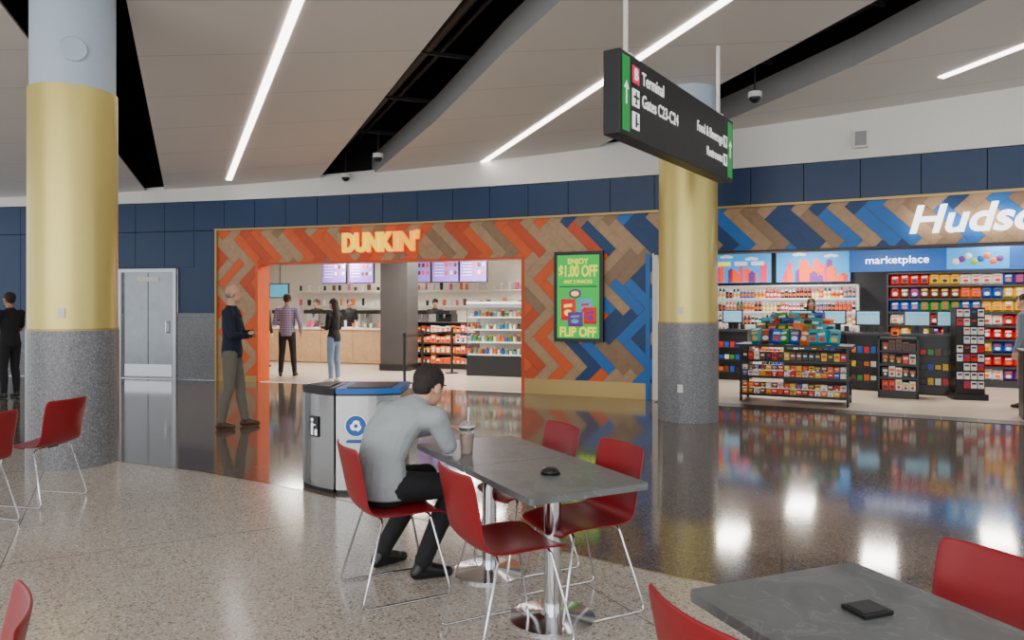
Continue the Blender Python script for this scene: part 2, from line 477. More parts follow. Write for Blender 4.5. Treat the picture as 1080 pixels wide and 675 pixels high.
# ------------------------------------------------------------------ ceiling
panels = [
    ([(-14, -3), (-14, 7.48), (-14, 16.4)], [(-.6, -3), (-5.2, 7.48), (-7.66, 15.5)]),
    ([(1.0, -3), (-3.9, 7.48), (-7.25, 15.45)], [(4.5, -3), (-.5, 7.48), (-3.8, 14.5)]),
    ([(5.2, -3), (.5, 7.48), (-.1, 8.7), (-.62, 9.9), (-1.15, 11.1), (-1.85, 12.5), (-2.7, 14.2)], [(8.2, -3), (3.69, 7.48), (3.3, 8.4), (2.9, 9.3), (2.45, 10.3), (2.0, 11.2), (1.35, 12.6)]),
    ([(9.3, -3), (4.8, 7.48), (4.2, 9.1), (3.3, 10.9), (2.7, 12.0)], [(16, -3), (15, 2), (14.5, 5), (10.05, 7.85), (6, 10.35)]),
]
mb = MB()
for L, R in panels:
    vs = []
    for a, b in zip(L, R):
        vs += [(a[0], a[1], zc(a[1])), (b[0], b[1], zc(b[1])), (b[0], b[1], zc(b[1]) + .03), (a[0], a[1], zc(a[1]) + .36)]
    n = len(L); fb = []; fo = []
    for i in range(n - 1):
        o = i * 4
        fb.append((o, o + 4, o + 5, o + 1)); fo += [(o + 1, o + 5, o + 6, o + 2), (o + 2, o + 6, o + 7, o + 3), (o + 3, o + 7, o + 4, o)]
    fo += [(0, 1, 2, 3), (n * 4 - 1, n * 4 - 2, n * 4 - 3, n * 4 - 4)]
    mb.add(vs, fb, ceil_m); mb.add(vs, fo, fasc_m)
    for i in range(n - 1):
        steps = max(1, int(abs(L[i + 1][1] - L[i][1]) / 1.2))
        for j in range(steps):
            t = j / steps
            A = Vector((*L[i], 0)).lerp(Vector((*L[i + 1], 0)), t); B = Vector((*R[i], 0)).lerp(Vector((*R[i + 1], 0)), t)
            A.z = zc(A.y) - .002; B.z = zc(B.y) - .002; h = Vector((0, .004, -.0005))
            mb.add([A - h, B - h, B + h, A + h], [(0, 1, 2, 3)], fasc_m)
mb.obj('ceiling')
mb = MB()
mb.box((1, 6.6, 6.25), (32, 20, .1), black_m)
mb.box((1, -3.1, 5.9), (32, .1, .7), black_m); mb.box((-14.1, 6.6, 5.2), (.1, 20, 2), black_m); mb.box((16.1, 6.6, 5.6), (.1, 20, 1.2), black_m)  # unseen skirts added to stop world light leaking in above the ceiling
mb.obj('ceiling_plenum')
mb = MB()
for (p0, p1, r) in (((3.6, 0, 5.75), (-3.2, 14, 4.6), .1), ((4.0, 0, 5.8), (-2.9, 14, 4.7), .04), ((8.2, 0, 5.85), (2.2, 12, 4.8), .1), ((0, 0, 5.9), (-6.9, 15, 4.8), .12), ((8.7, 0, 5.9), (2.6, 12, 4.8), .04)):
    mb.cyl(p0, p1, r, r, duct_m)
for i in range(6):
    y = 5 + i * 1.6
    mb.box((-.46 * (y - 9) - .6, y, zc(y) + .45), (1.6, .05, .05), duct_m, rz=.4)
    mb.box((-.46 * (y - 9) + 3.1, y, zc(y) + .45), (1.8, .05, .05), duct_m, rz=.4)
mb.obj('ceiling_ductwork')
def lstrip(name, pts, w=.05):
    mb = MB(); n = len(pts)
    for i in range(n - 1):
        a, b = pts[i], pts[i + 1]
        A = Vector((a[0], a[1], zc(a[1]) - .012)); B = Vector((b[0], b[1], zc(b[1]) - .012))
        d = (B - A); nn = Vector((d.y, -d.x, 0)).normalized() * w; up = Vector((0, 0, .012))
        mb.add([A - nn, B - nn, B + nn, A + nn, A - nn + up, B - nn + up, B + nn + up, A + nn + up], [(0, 1, 2, 3), (0, 4, 5, 1), (1, 5, 6, 2), (2, 6, 7, 3), (3, 7, 4, 0)], light_m)
    mb.obj(name)
lstrip('linear_ceiling_light', [(2.9, -3), (-2.16, 7.48), (-5.55, 14.5)])
lstrip('linear_ceiling_light', [(7.0, -3), (2.16, 7.48), (-.64, 13.55)])
lstrip('linear_ceiling_light', [(10.6, -3), (5.95, 8.4), (5.48, 9.45)])

for (X, Y) in ((-2.3, 12.7), (3.25, 9.9), (-3.15, 14.0)):
    mb = MB(); z = zc(Y) - .02
    mb.cyl((X, Y, z + .4), (X, Y, z), .012, .012, dkg_m, 8); mb.cyl((X, Y, z), (X, Y, z - .07), .09, .09, white_m); mb.ell((X, Y, z - .07), .075, blk_m)
    mb.obj('security_camera')
mb = MB(); p = wp(5.05, .07, 3.93); mb.box(p, (.2, .1, .26), white_m, rz=wth(5)); mb.box(wp(5.05, .125, 3.93), (.15, .01, .2), fasc_m, rz=wth(5)); mb.obj('wall_speaker', bevel=.01)

# ------------------------------------------------------------------ columns
def column(X, Y):
    mb = MB(); r = .4
    mb.cyl((X, Y, 0), (X, Y, 1.3), r, r, col_terr, 64)
    mb.cyl((X, Y, 1.3), (X, Y, 3.62), r - .012, r - .012, gold_m, 64)
    mb.cyl((X, Y, 1.3), (X, Y, 1.32), r - .004, r - .004, goldt_m, 64)
    mb.cyl((X, Y, 3.62), (X, Y, 5.2), r - .03, r - .03, colw_m, 64)
    d = Vector((-X, -Y, 0)).normalized()
    for z, w in ((1.47, .06), (.45, .07)):
        c = Vector((X, Y, z)) + Matrix.Rotation(-.25, 3, 'Z') @ d * .395
        mb.box(c, (.02, w, w * 1.5), white_m, rz=math.atan2(d.y, d.x) - .25)
    c = Vector((X, Y, 3.95)) + d * .37
    mb.cyl(c, c + d * .02, .12, .11, colw_m, 24)
    mb.obj('column')
column(-4.31, 7.27); column(2.38, 10.0)

# ------------------------------------------------------------------ hanging sign
green_m = C('sign_green', (16, 150, 66), .4, emit=.35)
signw_m = C('sign_white', (240, 240, 240), .5, emit=.7)
signb_m = C('sign_black', (26, 26, 28), .45, noise=.1)
signr_m = C('sign_pink', (225, 60, 90), .4, emit=.4)
A = Vector((.84, 6.25, 0)); B = Vector((2.55, 8.8, 0)); D = (B - A).length; th = math.atan2(B.y - A.y, B.x - A.x)
sg = empty('hanging_wayfinding_sign', (A.x, A.y, 2.99), th)
mb = MB(); H = .72; T = .16
mb.box((D / 2, 0, H / 2), (D, T, H), signb_m)
for xx in (.28, D - .3):
    mb.cyl((xx, 0, H), (xx, 0, 2.0), .022, .022, white_m); mb.cyl((xx, 0, H), (xx, 0, H + .03), .06, .06, white_m)
mb.obj('cabinet', sg, bevel=.01)
mb = MB(); f = -T / 2 - .004
mb.box((.11, f, H / 2), (.14, .006, H - .08), green_m); mb.box((D - .13, f, H / 2), (.16, .006, H - .08), green_m)
for cx in (.11, D - .13):
    mb.add([(cx - .05, f - .005, .40), (cx, f - .005, .47), (cx + .05, f - .005, .40), (cx + .025, f - .005, .40), (cx, f - .005, .435), (cx - .025, f - .005, .40)], [(0, 5, 4, 1), (1, 4, 3, 2)], signw_m)
    mb.box((cx, f - .003, .35), (.018, .006, .16), signw_m)
mb.box((.31, f, .56), (.14, .006, .15), signr_m)
for zz in (.36, .16): mb.box((.31, f, zz), (.14, .006, .15), signw_m)
mb.box((.31, f - .004, .36), (.02, .006, .11), signb_m); mb.box((.31, f - .004, .365), (.11, .006, .02), signb_m); mb.box((.31, f - .004, .31), (.05, .006, .012), signb_m)
mb.box((.31, f - .004, .15), (.03, .006, .09), signb_m); mb.cyl((.31, f - .001, .21), (.31, f - .008, .21), .013, .013, signb_m, 10); mb.box((.345, f - .004, .14), (.03, .006, .015), signb_m)
for zz in (.43, .22): mb.box((D - .3, f, zz), (.12, .006, .13), signw_m); mb.box((D - .29, f - .004, zz), (.015, .006, .09), signb_m); mb.box((D - .32, f - .004, zz + .01), (.01, .006, .07), signb_m)
mb.obj('sign_graphics', sg)
text('letter_b', 'B', (.31, f - .006, .56), 0, signw_m, h=.1, parent=sg, off=.003)
text('text_terminal', 'Terminal', (.44, f - .002, .56), 0, signw_m, w=.5, h=.115, parent=sg, align='LEFT', off=.0015)
text('text_gates', 'Gates C23-C24', (.44, f - .002, .36), 0, signw_m, w=.86, h=.115, parent=sg, align='LEFT', off=.0015)
text('text_food', 'Food & Beverage', (D - .4, f - .002, .43), 0, signw_m, w=.82, h=.11, parent=sg, align='RIGHT', off=.0015)
text('text_rest', 'Restrooms', (D - .4, f - .002, .22), 0, signw_m, w=.52, h=.1, parent=sg, align='RIGHT', off=.0015)

# ------------------------------------------------------------------ store lettering
dk_m = C('sign_yellow', (255, 206, 0), .6, emit=1.25); dko_m = C('sign_orange', (255, 176, 0), .6, emit=1.25); dk2_m = C('sign_edge_halo', (235, 66, 30), emit=.8)
wl_m = C('sign_letter_white', (255, 255, 255), emit=3.0)
xs = -2.43; e = empty('illuminated_store_sign', wp(xs, .16, 2.70), wth(xs))
text('letters_yellow', "DUNK", (-.275, 0, 0), 0, dk_m, w=1.07, h=.34, ext=.03, off=.022, parent=e)
text('letters_orange', "IN'", (.555, 0, 0), 0, dko_m, w=.52, h=.34, ext=.03, off=.022, parent=e)
text('outline_yellow', "DUNK", (-.275, .05, 0), 0, dk2_m, w=1.10, h=.35, ext=.015, off=.03, parent=e)
text('outline_orange', "IN'", (.555, .05, 0), 0, dk2_m, w=.54, h=.35, ext=.015, off=.03, parent=e)
xs = 6.36; e = empty('illuminated_store_sign', wp(xs, .16, 2.70), wth(xs))
text('letters', "Hudson", (0, 0, 0), 0, wl_m, w=1.8, h=.38, ext=.03, off=.012, shear=.25, parent=e)

# digital poster
scr_m = C('screen_green', (40, 190, 70), emit=.55); yl_m = C('screen_yellow', (250, 225, 40), emit=1.0); rd_m = C('screen_red', (215, 20, 40), emit=.5); dg_m = C('screen_dark_green', (10, 100, 45), emit=.4)
cyan_m = C('screen_cyan', (70, 170, 205), emit=.45); purp_m = C('screen_purple', (110, 50, 140), emit=.4)
pos_m = C('screen_pos', (120, 165, 190), emit=.5, noise=.4, nscale=30)
xs = 1.17; e = empty('digital_poster_display', wp(xs, .11, 1.68), wth(xs))
mb = MB(); mb.box((0, 0, 0), (.86, .08, 1.52), blk_m); mb.box((0, -.042, 0), (.74, .01, 1.4), scr_m)
mb.box((0, -.05, .17), (.66, .006, .02), dg_m)
mb.bag((-.17, -.05, -.4), .26, .36, .012, rd_m, yl_m); mb.bag((.13, -.05, -.34), .25, .3, .012, cyan_m, rd_m); mb.bag((.22, -.065, -.46), .22, .28, .012, rd_m, purp_m); mb.bag((-.04, -.07, -.5), .26, .24, .012, purp_m, cyan_m)
mb.ell((-.05, -.05, .05), (.11, .008, .08), purp_m); mb.ell((-.05, -.056, .05), (.07, .006, .045), yl_m)
mb.obj('screen', e)
text('headline_small', 'ENJOY', (0, -.052, .59), 0, yl_m, w=.36, h=.09, off=.002, parent=e)
text('headline', '$1.00 OFF', (0, -.052, .42), 0, yl_m, w=.68, h=.19, off=.005, parent=e)
text('subline', 'ANY 2 SNACKS', (0, -.052, .25), 0, yl_m, w=.5, h=.06, off=.001, parent=e)
text('tagline', 'FLIP OFF', (0, -.056, -.6), 0, yl_m, w=.64, h=.16, off=.005, parent=e)

# ------------------------------------------------------------------ furniture
def shell_mesh():
    prof = [(.235, .415, .42), (.21, .44, .44), (.12, .452, .45), (0, .448, .45), (-.12, .446, .44), (-.19, .462, .42), (-.225, .52, .40), (-.245, .60, .40), (-.265, .70, .41), (-.285, .79, .41), (-.29, .815, .38)]
    vs = []; N = 8
    for i, (y, z, w) in enumerate(prof):
        for k in range(N + 1):
            u = -1 + 2 * k / N
            b = u * u
            if i <= 4: vs.append((u * w / 2, y, z + .018 * b))
            else:
                f = min(1, (i - 4) / 3); vs.append((u * w / 2, y + .035 * b * f, z + .018 * b * (1 - f)))
    fs = [(i * (N + 1) + k, i * (N + 1) + k + 1, (i + 1) * (N + 1) + k + 1, (i + 1) * (N + 1) + k) for i in range(len(prof) - 1) for k in range(N)]
    me = bpy.data.meshes.new('chair_shell'); me.from_pydata(vs, [], fs); me.materials.append(red_m)
    for p in me.polygons: p.use_smooth = True
    return me
SH = shell_mesh()
mb = MB()
for s in (-1, 1):
    mb.tube([(s * .06, .13, .432), (s * .15, .14, .43), (s * .175, .145, .415), (s * .225, .235, .04), (s * .226, .232, .015), (s * .226, .21, .008), (s * .226, -.21, .008), (s * .226, -.232, .015), (s * .225, -.235, .04), (s * .175, -.125, .415), (s * .15, -.12, .43), (s * .06, -.12, .432)], .0065, chrome_m)
mb.tube([(-.06, .13, .432), (.06, .13, .432)], .0065, chrome_m); mb.tube([(-.06, -.12, .432), (.06, -.12, .432)], .0065, chrome_m)
mb.box((0, 0, .433), (.1, .26, .012), dkg_m)
FR = mb.mesh('chair_frame')
def chair(x, y, h):
    e = empty('dining_chair', (x, y, 0), math.atan2(-h[0], h[1]))
    a = bpy.data.objects.new('seat_shell', SH); COL.objects.link(a); a.parent = e
    s = a.modifiers.new('s', 'SOLIDIFY'); s.thickness = .012; s.offset = 1
    u = a.modifiers.new('u', 'SUBSURF'); u.levels = 1; u.render_levels = 2
    b = bpy.data.objects.new('frame', FR); COL.objects.link(b); b.parent = e
wv = (.889, .458); wn = (-.889, -.458)
chair(-.64, 4.03, wv)
chair(-.03, 3.46, wv)
chair(.35, 3.82, wn)
chair(.08, 4.44, wn)
chair(-3.74, 5.85, (-.97, .2))
chair(-3.8, 5.12, (-.95, .3))
chair(-1.45, 1.69, (-.83, -.55))
chair(1.20, 2.08, (-.93, -.37))
chair(.68, 1.89, (.93, .37))

def table(x, y, ang, L, Wd):
    e = empty('cafe_table', (x, y, 0), ang)
    mb = MB(); poly = []; r = .02
    for sx, sy, a0 in ((1, 1, 0), (-1, 1, 90), (-1, -1, 180), (1, -1, 270)):
        for k in range(5):
            a = math.radians(a0 + 90 * k / 4); poly.append((sx * (L / 2 - r) + r * math.cos(a), sy * (Wd / 2 - r) + r * math.sin(a)))
    mb.prism(poly, .68, .71, table_m); mb.obj('top', e, bevel=.003)
    mb = MB(); mb.cyl((0, 0, .03), (0, 0, .66), .042, .042, chrome_m, 32); mb.box((0, 0, .67), (.34, .34, .018), dkg_m)
    mb.cyl((0, 0, .0), (0, 0, .012), .215, .215, chrome_m, 48); mb.cyl((0, 0, .012), (0, 0, .03), .21, .06, chrome_m, 48)
    mb.obj('pedestal_base', e)
ua = math.atan2(.889, -.458)
table(.20, 3.65, ua, .716, .64); table(-.13, 4.29, ua, .716, .64)
table(.948, 1.963, math.atan2(-.93, .37), .72, .64)
mb = MB(); mb.cyl((.19, 3.66, .7105), (.19, 3.66, .716), .05, .05, blk_m, 24); mb.rings([((.19, 3.66, .716), .046, .046), ((.19, 3.66, .728), .043, .043), ((.19, 3.66, .738), .034, .034), ((.19, 3.66, .744), .02, .02), ((.19, 3.66, .746), .006, .006)], blk_m); mb.obj('charging_dome')
mb = MB(); mb.box((.97, 2.02, .717), (.1, .085, .012), blk_m, rz=.35); mb.box((.97, 2.02, .724), (.08, .065, .003), dkg_m, rz=.35); mb.obj('black_coaster_case', bevel=.003)
ice_m = C('iced_drink', (210, 178, 158), .3, noise=.2); straw_m = C('straw_white', (235, 225, 215), .4)
mb = MB(); X, Y = -.255, 4.17
mb.cyl((X, Y, .7105), (X, Y, .86), .032, .045, glass_m, 24); mb.cyl((X, Y, .715), (X, Y, .82), .029, .039, ice_m, 24)
mb.cyl((X, Y, .86), (X, Y, .868), .047, .047, white_m, 24); mb.ell((X, Y, .866), (.042, .042, .03), glass_m)
mb.cyl((X, Y, .74), (X + .012, Y, .97), .005, .005, straw_m, 8)
mb.obj('iced_drink_cup')

# bins
blue_m = C('recycle_blue', (8, 92, 172), .4, noise=.05)
def arcfoot(a, b, bulge, back):
    a = Vector(a); b = Vector(b); d = b - a; nn = Vector((d.y, -d.x)).normalized(); out = []
    for i in range(9):
        t = i / 8; out.append(tuple(a + d * t + nn * bulge * 4 * t * (1 - t)))
    return out + back
def binobj(foot, lid, capm):
    mb = MB(); mb.prism(foot, .03, .80, steel_m)
    c = Vector((sum(p[0] for p in foot) / len(foot), sum(p[1] for p in foot) / len(foot)))
    sc = lambda k: [tuple(c + (Vector(p) - c) * k) for p in foot]
    mb.prism(sc(.97), 0, .03, blk_m); mb.prism(sc(.985), .80, .815, blk_m); mb.prism(sc(1.015), .815, .86, lid); mb.prism(sc(.7), .86, .868, capm)
    return mb
f1 = arcfoot((-1.80, 6.36), (-1.46, 6.06), .03, [(-1.46, 6.63), (-1.66, 6.63)])
mb = binobj(f1, blk_m, dkg_m)
d = Vector((.34, -.3, 0)).normalized(); nn = Vector((d.y, -d.x, 0)); c = Vector((-1.63, 6.21, .53)) + nn * .036
th1 = math.atan2(d.y, d.x)
mb.box(c + nn * .003, (.12, .004, .17), dkg_m, rz=th1)
mb.box(c + nn * .008 + d * -.02 + Vector((0, 0, -.02)), (.024, .004, .1), signw_m, rz=th1); mb.cyl(c + nn * .005 + d * -.02 + Vector((0, 0, .055)), c + nn * .01 + d * -.02 + Vector((0, 0, .055)), .015, .015, signw_m, 12)
mb.box(c + nn * .008 + d * .005 + Vector((0, 0, .015)), (.04, .004, .01), signw_m, rz=th1); mb.box(c + nn * .008 + d * .035 + Vector((0, 0, -.045)), (.03, .004, .05), signw_m, rz=th1)
mb.obj('trash_bin')
f2 = arcfoot((-1.44, 6.05), (-.92, 6.12), .035, [(-.92, 6.63), (-1.44, 6.63)])
mb = binobj(f2, blue_m, dkg_m)
c = Vector((-1.27, 6.03, .56))
mb.cyl(c, c + Vector((0, -.012, 0)), .09, .09, signw_m, 32); mb.cyl(c + Vector((0, -.011, 0)), c + Vector((0, -.016, 0)), .084, .084, blue_m, 32)
V = [c + Vector((math.cos(math.radians(90 + 120 * k)) * .068, -.018, math.sin(math.radians(90 + 120 * k)) * .068)) for k in range(3)]
for k in range(3):
    a, b = V[k], V[(k + 1) % 3]; dd = (b - a).normalized(); ce = c + Vector((0, -.018, 0)); inn = (ce - (a + b) / 2).normalized()
    L = (b - a).length
    p0 = a + dd * L * .22; p1 = a + dd * L * .6
    mb.add([p0, p1, p1 + inn * .018, p0 + inn * .018], [(0, 1, 2, 3)], signw_m)
    mb.add([p1 - inn * .012, p1 + dd * .03 + inn * .008, p1 + inn * .03], [(0, 1, 2)], signw_m)
mb.box(c + Vector((0, -.01, -.13)), (.16, .004, .02), blue_m)
mb.obj('recycling_bin')

# ------------------------------------------------------------------ store interiors
def frame(mb, x, y, th): mb.M = Matrix.Translation((x, y, 0)) @ Matrix.Rotation(th, 4, 'Z'); return mb
TD = math.atan2(-.326, .945); TH = math.atan2(-.472, .882)
def room(tag, P, z, wm):
    mb = MB(); n = len(P)
    def wseg(a, b, nm, th=.1):
        m2 = MB(); a = Vector((*a, 0)); b = Vector((*b, 0)); d = (b - a).normalized(); o = Vector((d.y, -d.x, 0)) * th
        m2.add([a, b, b + o, a + o] + [p + Vector((0, 0, z)) for p in (a, b, b + o, a + o)], [(0, 1, 5, 4), (1, 2, 6, 5), (2, 3, 7, 6), (3, 0, 4, 7), (4, 5, 6, 7), (3, 2, 1, 0)], wm)
        m2.obj(nm)
    wseg(P[1], P[2], 'wall_%s_right' % tag); wseg(P[2], P[3], 'wall_%s_back' % tag); wseg(P[3], P[0], 'wall_%s_left' % tag)
    mb.prism(P, z, z + .08, white_m); return mb
mb = room('coffee_shop', [(-8.2, 15.85), (1.5, 12.9), (1.5, 20.4), (-8.2, 23.8)], 2.95, cream_m)
mb.obj('ceiling_coffee_shop')
mb = room('market', [(2.25, 12.5), (14.2, 5.4), (15.5, 13.1), (2.6, 20.0)], 3.0, dkg_m)
mb.obj('ceiling_market')
def lpanel(x, y, th, w, d, z, e, col):
    m2 = frame(MB(), x, y, th); m2.box((0, 0, z), (w, d, .04), lp_m); m2.obj('ceiling_light_panel')
    l = bpy.data.lights.new('store_light', 'AREA'); l.shape = 'RECTANGLE'; l.size = w; l.size_y = d; l.energy = e; l.color = col
    o = bpy.data.objects.new('store_light', l); COL.objects.link(o); o.location = (x, y, z - .05); o.rotation_euler = (0, 0, th)
for (x, y) in ((-5.2, 17.2), (-2.2, 16.0), (-4.6, 20.3), (-1.2, 18.4), (-.6, 15.3)): lpanel(x, y, TD, .6, 1.2, 2.92, 135, (1, .94, .84))
for (x, y) in ((4.2, 14.2), (6.4, 12.9), (8.6, 11.6), (6.4, 16.4), (9.2, 14.0), (11.5, 11.2)): lpanel(x, y, TH, .5, 1.2, 2.96, 100, (1, .93, .82))

LAB = pal('white', 'yellow', 'red', 'white', 'black', 'orange')
def shelf_unit(mb, W, H, D, n, fm, kind, palette, seed=1, z0=.12, item=None, back=None):
    rr = random.Random(seed)
    mb.box((0, 0, z0 / 2), (W, D, z0), fm); mb.box((0, D / 2 - .015, H / 2), (W, .03, H), back or fm)
    for s in (-1, 1): mb.box((s * (W / 2 - .015), 0, H / 2), (.03, D, H), fm)
    mb.box((0, 0, H - .015), (W, D, .03), fm)
    gap = (H - z0) / n
    for i in range(n):
        z = z0 + gap * i
        mb.box((0, 0, z), (W - .04, D - .02, .02), fm)
        x = -W / 2 + .06; col = rr.choice(palette); c2 = rr.choice(LAB); run = 0
        while x < W / 2 - .08:
            if run <= 0: col = rr.choice(palette); c2 = rr.choice([l for l in LAB if l is not col]); c3 = rr.choice([l for l in LAB if l is not col]); run = rr.randint(1, 4)
            run -= 1
            if kind == 'bag':
                w = .17 if item is None else item; h = gap * rr.uniform(.8, .92)
                mb.bag((x + w / 2, -D / 2 + .09 + rr.random() * .03, z + .012), w * 1.02, h, .05, col, c2, c3); x += w
            elif kind == 'bottle':
                w = .085; h = gap * rr.uniform(.7, .85)
                mb.cyl((x + w / 2, -D / 2 + .08, z + .01), (x + w / 2, -D / 2 + .08, z + h * .7), .038, .038, col, 8)
                mb.cyl((x + w / 2, -D / 2 + .08, z + h * .25), (x + w / 2, -D / 2 + .08, z + h * .5), .0395, .0395, c3, 8)
                mb.cyl((x + w / 2, -D / 2 + .08, z + h * .7), (x + w / 2, -D / 2 + .08, z + h), .036, .013, c2, 8); x += w
            else:
                w = rr.uniform(.08, .16) if item is None else item; h = gap * rr.uniform(.5, .85)
                mb.box((x + w / 2, -D / 2 + .12, z + .01 + h / 2), (w * .92, .18, h), col)
                mb.box((x + w / 2, -D / 2 + .028, z + .01 + h * .65), (w * .7, .004, h * .25), c2)
                mb.cyl((x + w / 2, -D / 2 + .03, z + .01 + h * .3), (x + w / 2, -D / 2 + .027, z + .01 + h * .3), w * .25, w * .25, c3, 8); x += w
        mb.box((0, -D / 2 + .008, z - .01), (W - .06, .012, .035), white_m if kind == 'bottle' else dkg_m)

# coffee shop
wood_m = wood('counter_wood', (206, 166, 122))
mb = frame(MB(), -3.1, 19.3, TD)
mb.box((0, 0, .45), (8.0, .7, .86), wood_m); mb.box((0, 0, .91), (8.1, .8, .05), white_m); mb.box((0, .03, .04), (8, .62, .08), blk_m)
for i in range(9): mb.box((-3.9 + i * .97, -.355, .47), (.01, .006, .8), oak2_m)
mb.obj('service_counter', bevel=.006)
mb = frame(MB(), -2.6, 21.4, TD)
mb.box((0, 0, .45), (9.0, .6, .9), steel_m); mb.box((0, 0, .92), (9.0, .65, .04), white_m)
for z in (1.5, 1.95):
    mb.box((0, .15, z), (8.6, .3, .03), white_m)
rr = random.Random(5)
for z in (1.515, 1.965):
    x = -4.2
    while x < 4.2:
        w = rr.uniform(.07, .14); h = rr.uniform(.1, .22)
        mb.cyl((x, .12, z), (x, .12, z + h), w * .4, w * .45, rr.choice(pal('white', 'orange', 'brown', 'white', 'black', 'white', 'pink')), 10); x += w + rr.uniform(.05, .25)
mb.obj('back_bar_with_shelves')
for i in range(8):
    m2 = frame(MB(), -3.1, 19.3, TD); x = -3.4 + i * .82 + (0.2 if i % 2 else 0)
    m2.box((x, .1, 1.12), (.36, .4, .37), steel_m if i % 2 else blk_m); m2.box((x, -.02, 1.35), (.38, .46, .1), blk_m); m2.cyl((x, -.14, 1.2), (x, -.14, 1.3), .02, .03, chrome_m, 10); m2.cyl((x, -.14, .94), (x, -.14, 1.04), .035, .045, white_m, 12)
    m2.box((x, -.14, .945), (.3, .14, .02), chrome_m)
    m2.obj('coffee_machine', bevel=.01)
rr = random.Random(9); m2 = frame(MB(), -3.1, 19.3, TD)
for i in range(40):
    x = rr.uniform(-3.8, 3.8); h = rr.uniform(.1, .2); m2.cyl((x, -.27, .936), (x, -.27, .936 + h), .03, .04, rr.choice(pal('white', 'orange', 'pink', 'white', 'brown')), 10)
m2.obj('paper_cups')
scm = C('menu_screen', (140, 104, 205), emit=.85, noise=.35, nscale=6); scw = C('menu_text', (245, 240, 250), emit=1.2)
def menu(x, y, w, sd):
    r_ = random.Random(sd)
    m2 = frame(MB(), x, y, TD); m2.box((0, .03, 2.45), (w, .06, .64), blk_m); m2.box((0, -.005, 2.45), (w - .04, .012, .59), scm)
    m2.box((0, -.013, 2.71), (w * .5, .004, .03), scw)
    for r in range(5):
        m2.box((-w * .22, -.014, 2.64 - r * .08), (w * .34, .004, .014), scw)
    for c_ in range(3):
        for r in range(2): m2.ell((w * .06 + c_ * w * .16, -.014, 2.6 - r * .2), (.045, .006, .06), r_.choice([PAL['brown'], PAL['orange'], PAL['pink'], PAL['white']]), seg=10, rings=6)
    m2.cyl((-w * .3, .04, 2.77), (-w * .3, .04, 2.94), .015, .015, dkg_m, 8); m2.obj('menu_board')
for i, (px_, y) in enumerate(((-5.0, 20.8), (-4.18, 20.52), (-2.55, 20.0), (-1.78, 19.74), (-1.02, 19.48))): menu(px_, y, .78, i)
m2 = frame(MB(), -6.35, 20.2, TD); m2.box((0, 0, 1.92), (.62, .05, .4), blk_m); m2.box((0, -.03, 1.92), (.57, .01, .35), cyan_m); m2.cyl((0, .02, 2.1), (0, .02, 2.94), .015, .015, dkg_m, 8); m2.obj('order_status_monitor')
mb = MB(); mb.prism([(-3.08, 17.3), (-2.42, 17.1), (-2.25, 17.7), (-2.9, 17.95)], 0, 2.94, grey_m); mb.prism([(-3.1, 17.27), (-2.4, 17.07), (-2.23, 17.72), (-2.92, 17.98)], 0, .15, blk_m); mb.obj('support_pillar')
mb = frame(MB(), -1.62, 17.95, TD); shelf_unit(mb, 1.75, 1.12, .45, 4, blk_m, 'box', pal('orange', 'orange', 'red', 'white', 'brown', 'orange'), seed=4, item=.13); mb.obj('merchandise_shelf')
mb = frame(MB(), -.15, 16.2, TD)
mb.box((0, 0, .22), (1.5, .8, .44), blk_m); mb.box((0, .38, 1.0), (1.5, .04, 1.15), white_m); mb.box((0, 0, 1.58), (1.5, .8, .06), white_m)
for z in (.46, .73, 1.0, 1.27): mb.box((0, 0, z), (1.46, .74, .03), white_m)
for s in (-1, 1): mb.box((s * .74, 0, 1.0), (.02, .78, 1.12), glass_m)
rr = random.Random(2)
for z in (.475, .745, 1.015, 1.285):
    for i in range(16):
        cm = rr.choice(pal('brown', 'white', 'teal', 'white', 'orange', 'white', 'blue', 'green')); xx = -.68 + i * .09; hh_ = rr.uniform(.1, .17)
        mb.cyl((xx, -.26, z), (xx, -.26, z + hh_ * .75), .034, .036, cm, 10); mb.cyl((xx, -.26, z + hh_ * .75), (xx, -.26, z + hh_), .034, .014, rr.choice(LAB), 10)
mb.box((0, -.39, 1.52), (1.5, .03, .08), steel_m); mb.box((0, -.36, 1.49), (1.4, .02, .015), lp_m)
mb.obj('refrigerated_display_case')
def stanchion(x, y):
    mb = MB(); mb.cyl((x, y, .004), (x, y, .025), .16, .15, blk_m, 24); mb.cyl((x, y, .02), (x, y, .95), .028, .028, blk_m, 16); mb.cyl((x, y, .93), (x, y, 1.0), .035, .035, blk_m, 16); mb.obj('queue_stanchion')
SP = [(-2.1, 14.45), (-1.35, 16.6), (-1.9, 15.7)]
for p in SP: stanchion(*p)
mb = MB()
for a, b in ((SP[0], SP[2]), (SP[2], SP[1])):
    a_ = Vector((*a, .9)); b_ = Vector((*b, .9)); d = (b_ - a_).normalized() * .035; a_ += d; b_ -= d; h = Vector((0, 0, .05))
    mb.add([a_, b_, b_ + h, a_ + h], [(0, 1, 2, 3)], blk_m)
mb.obj('queue_belts')

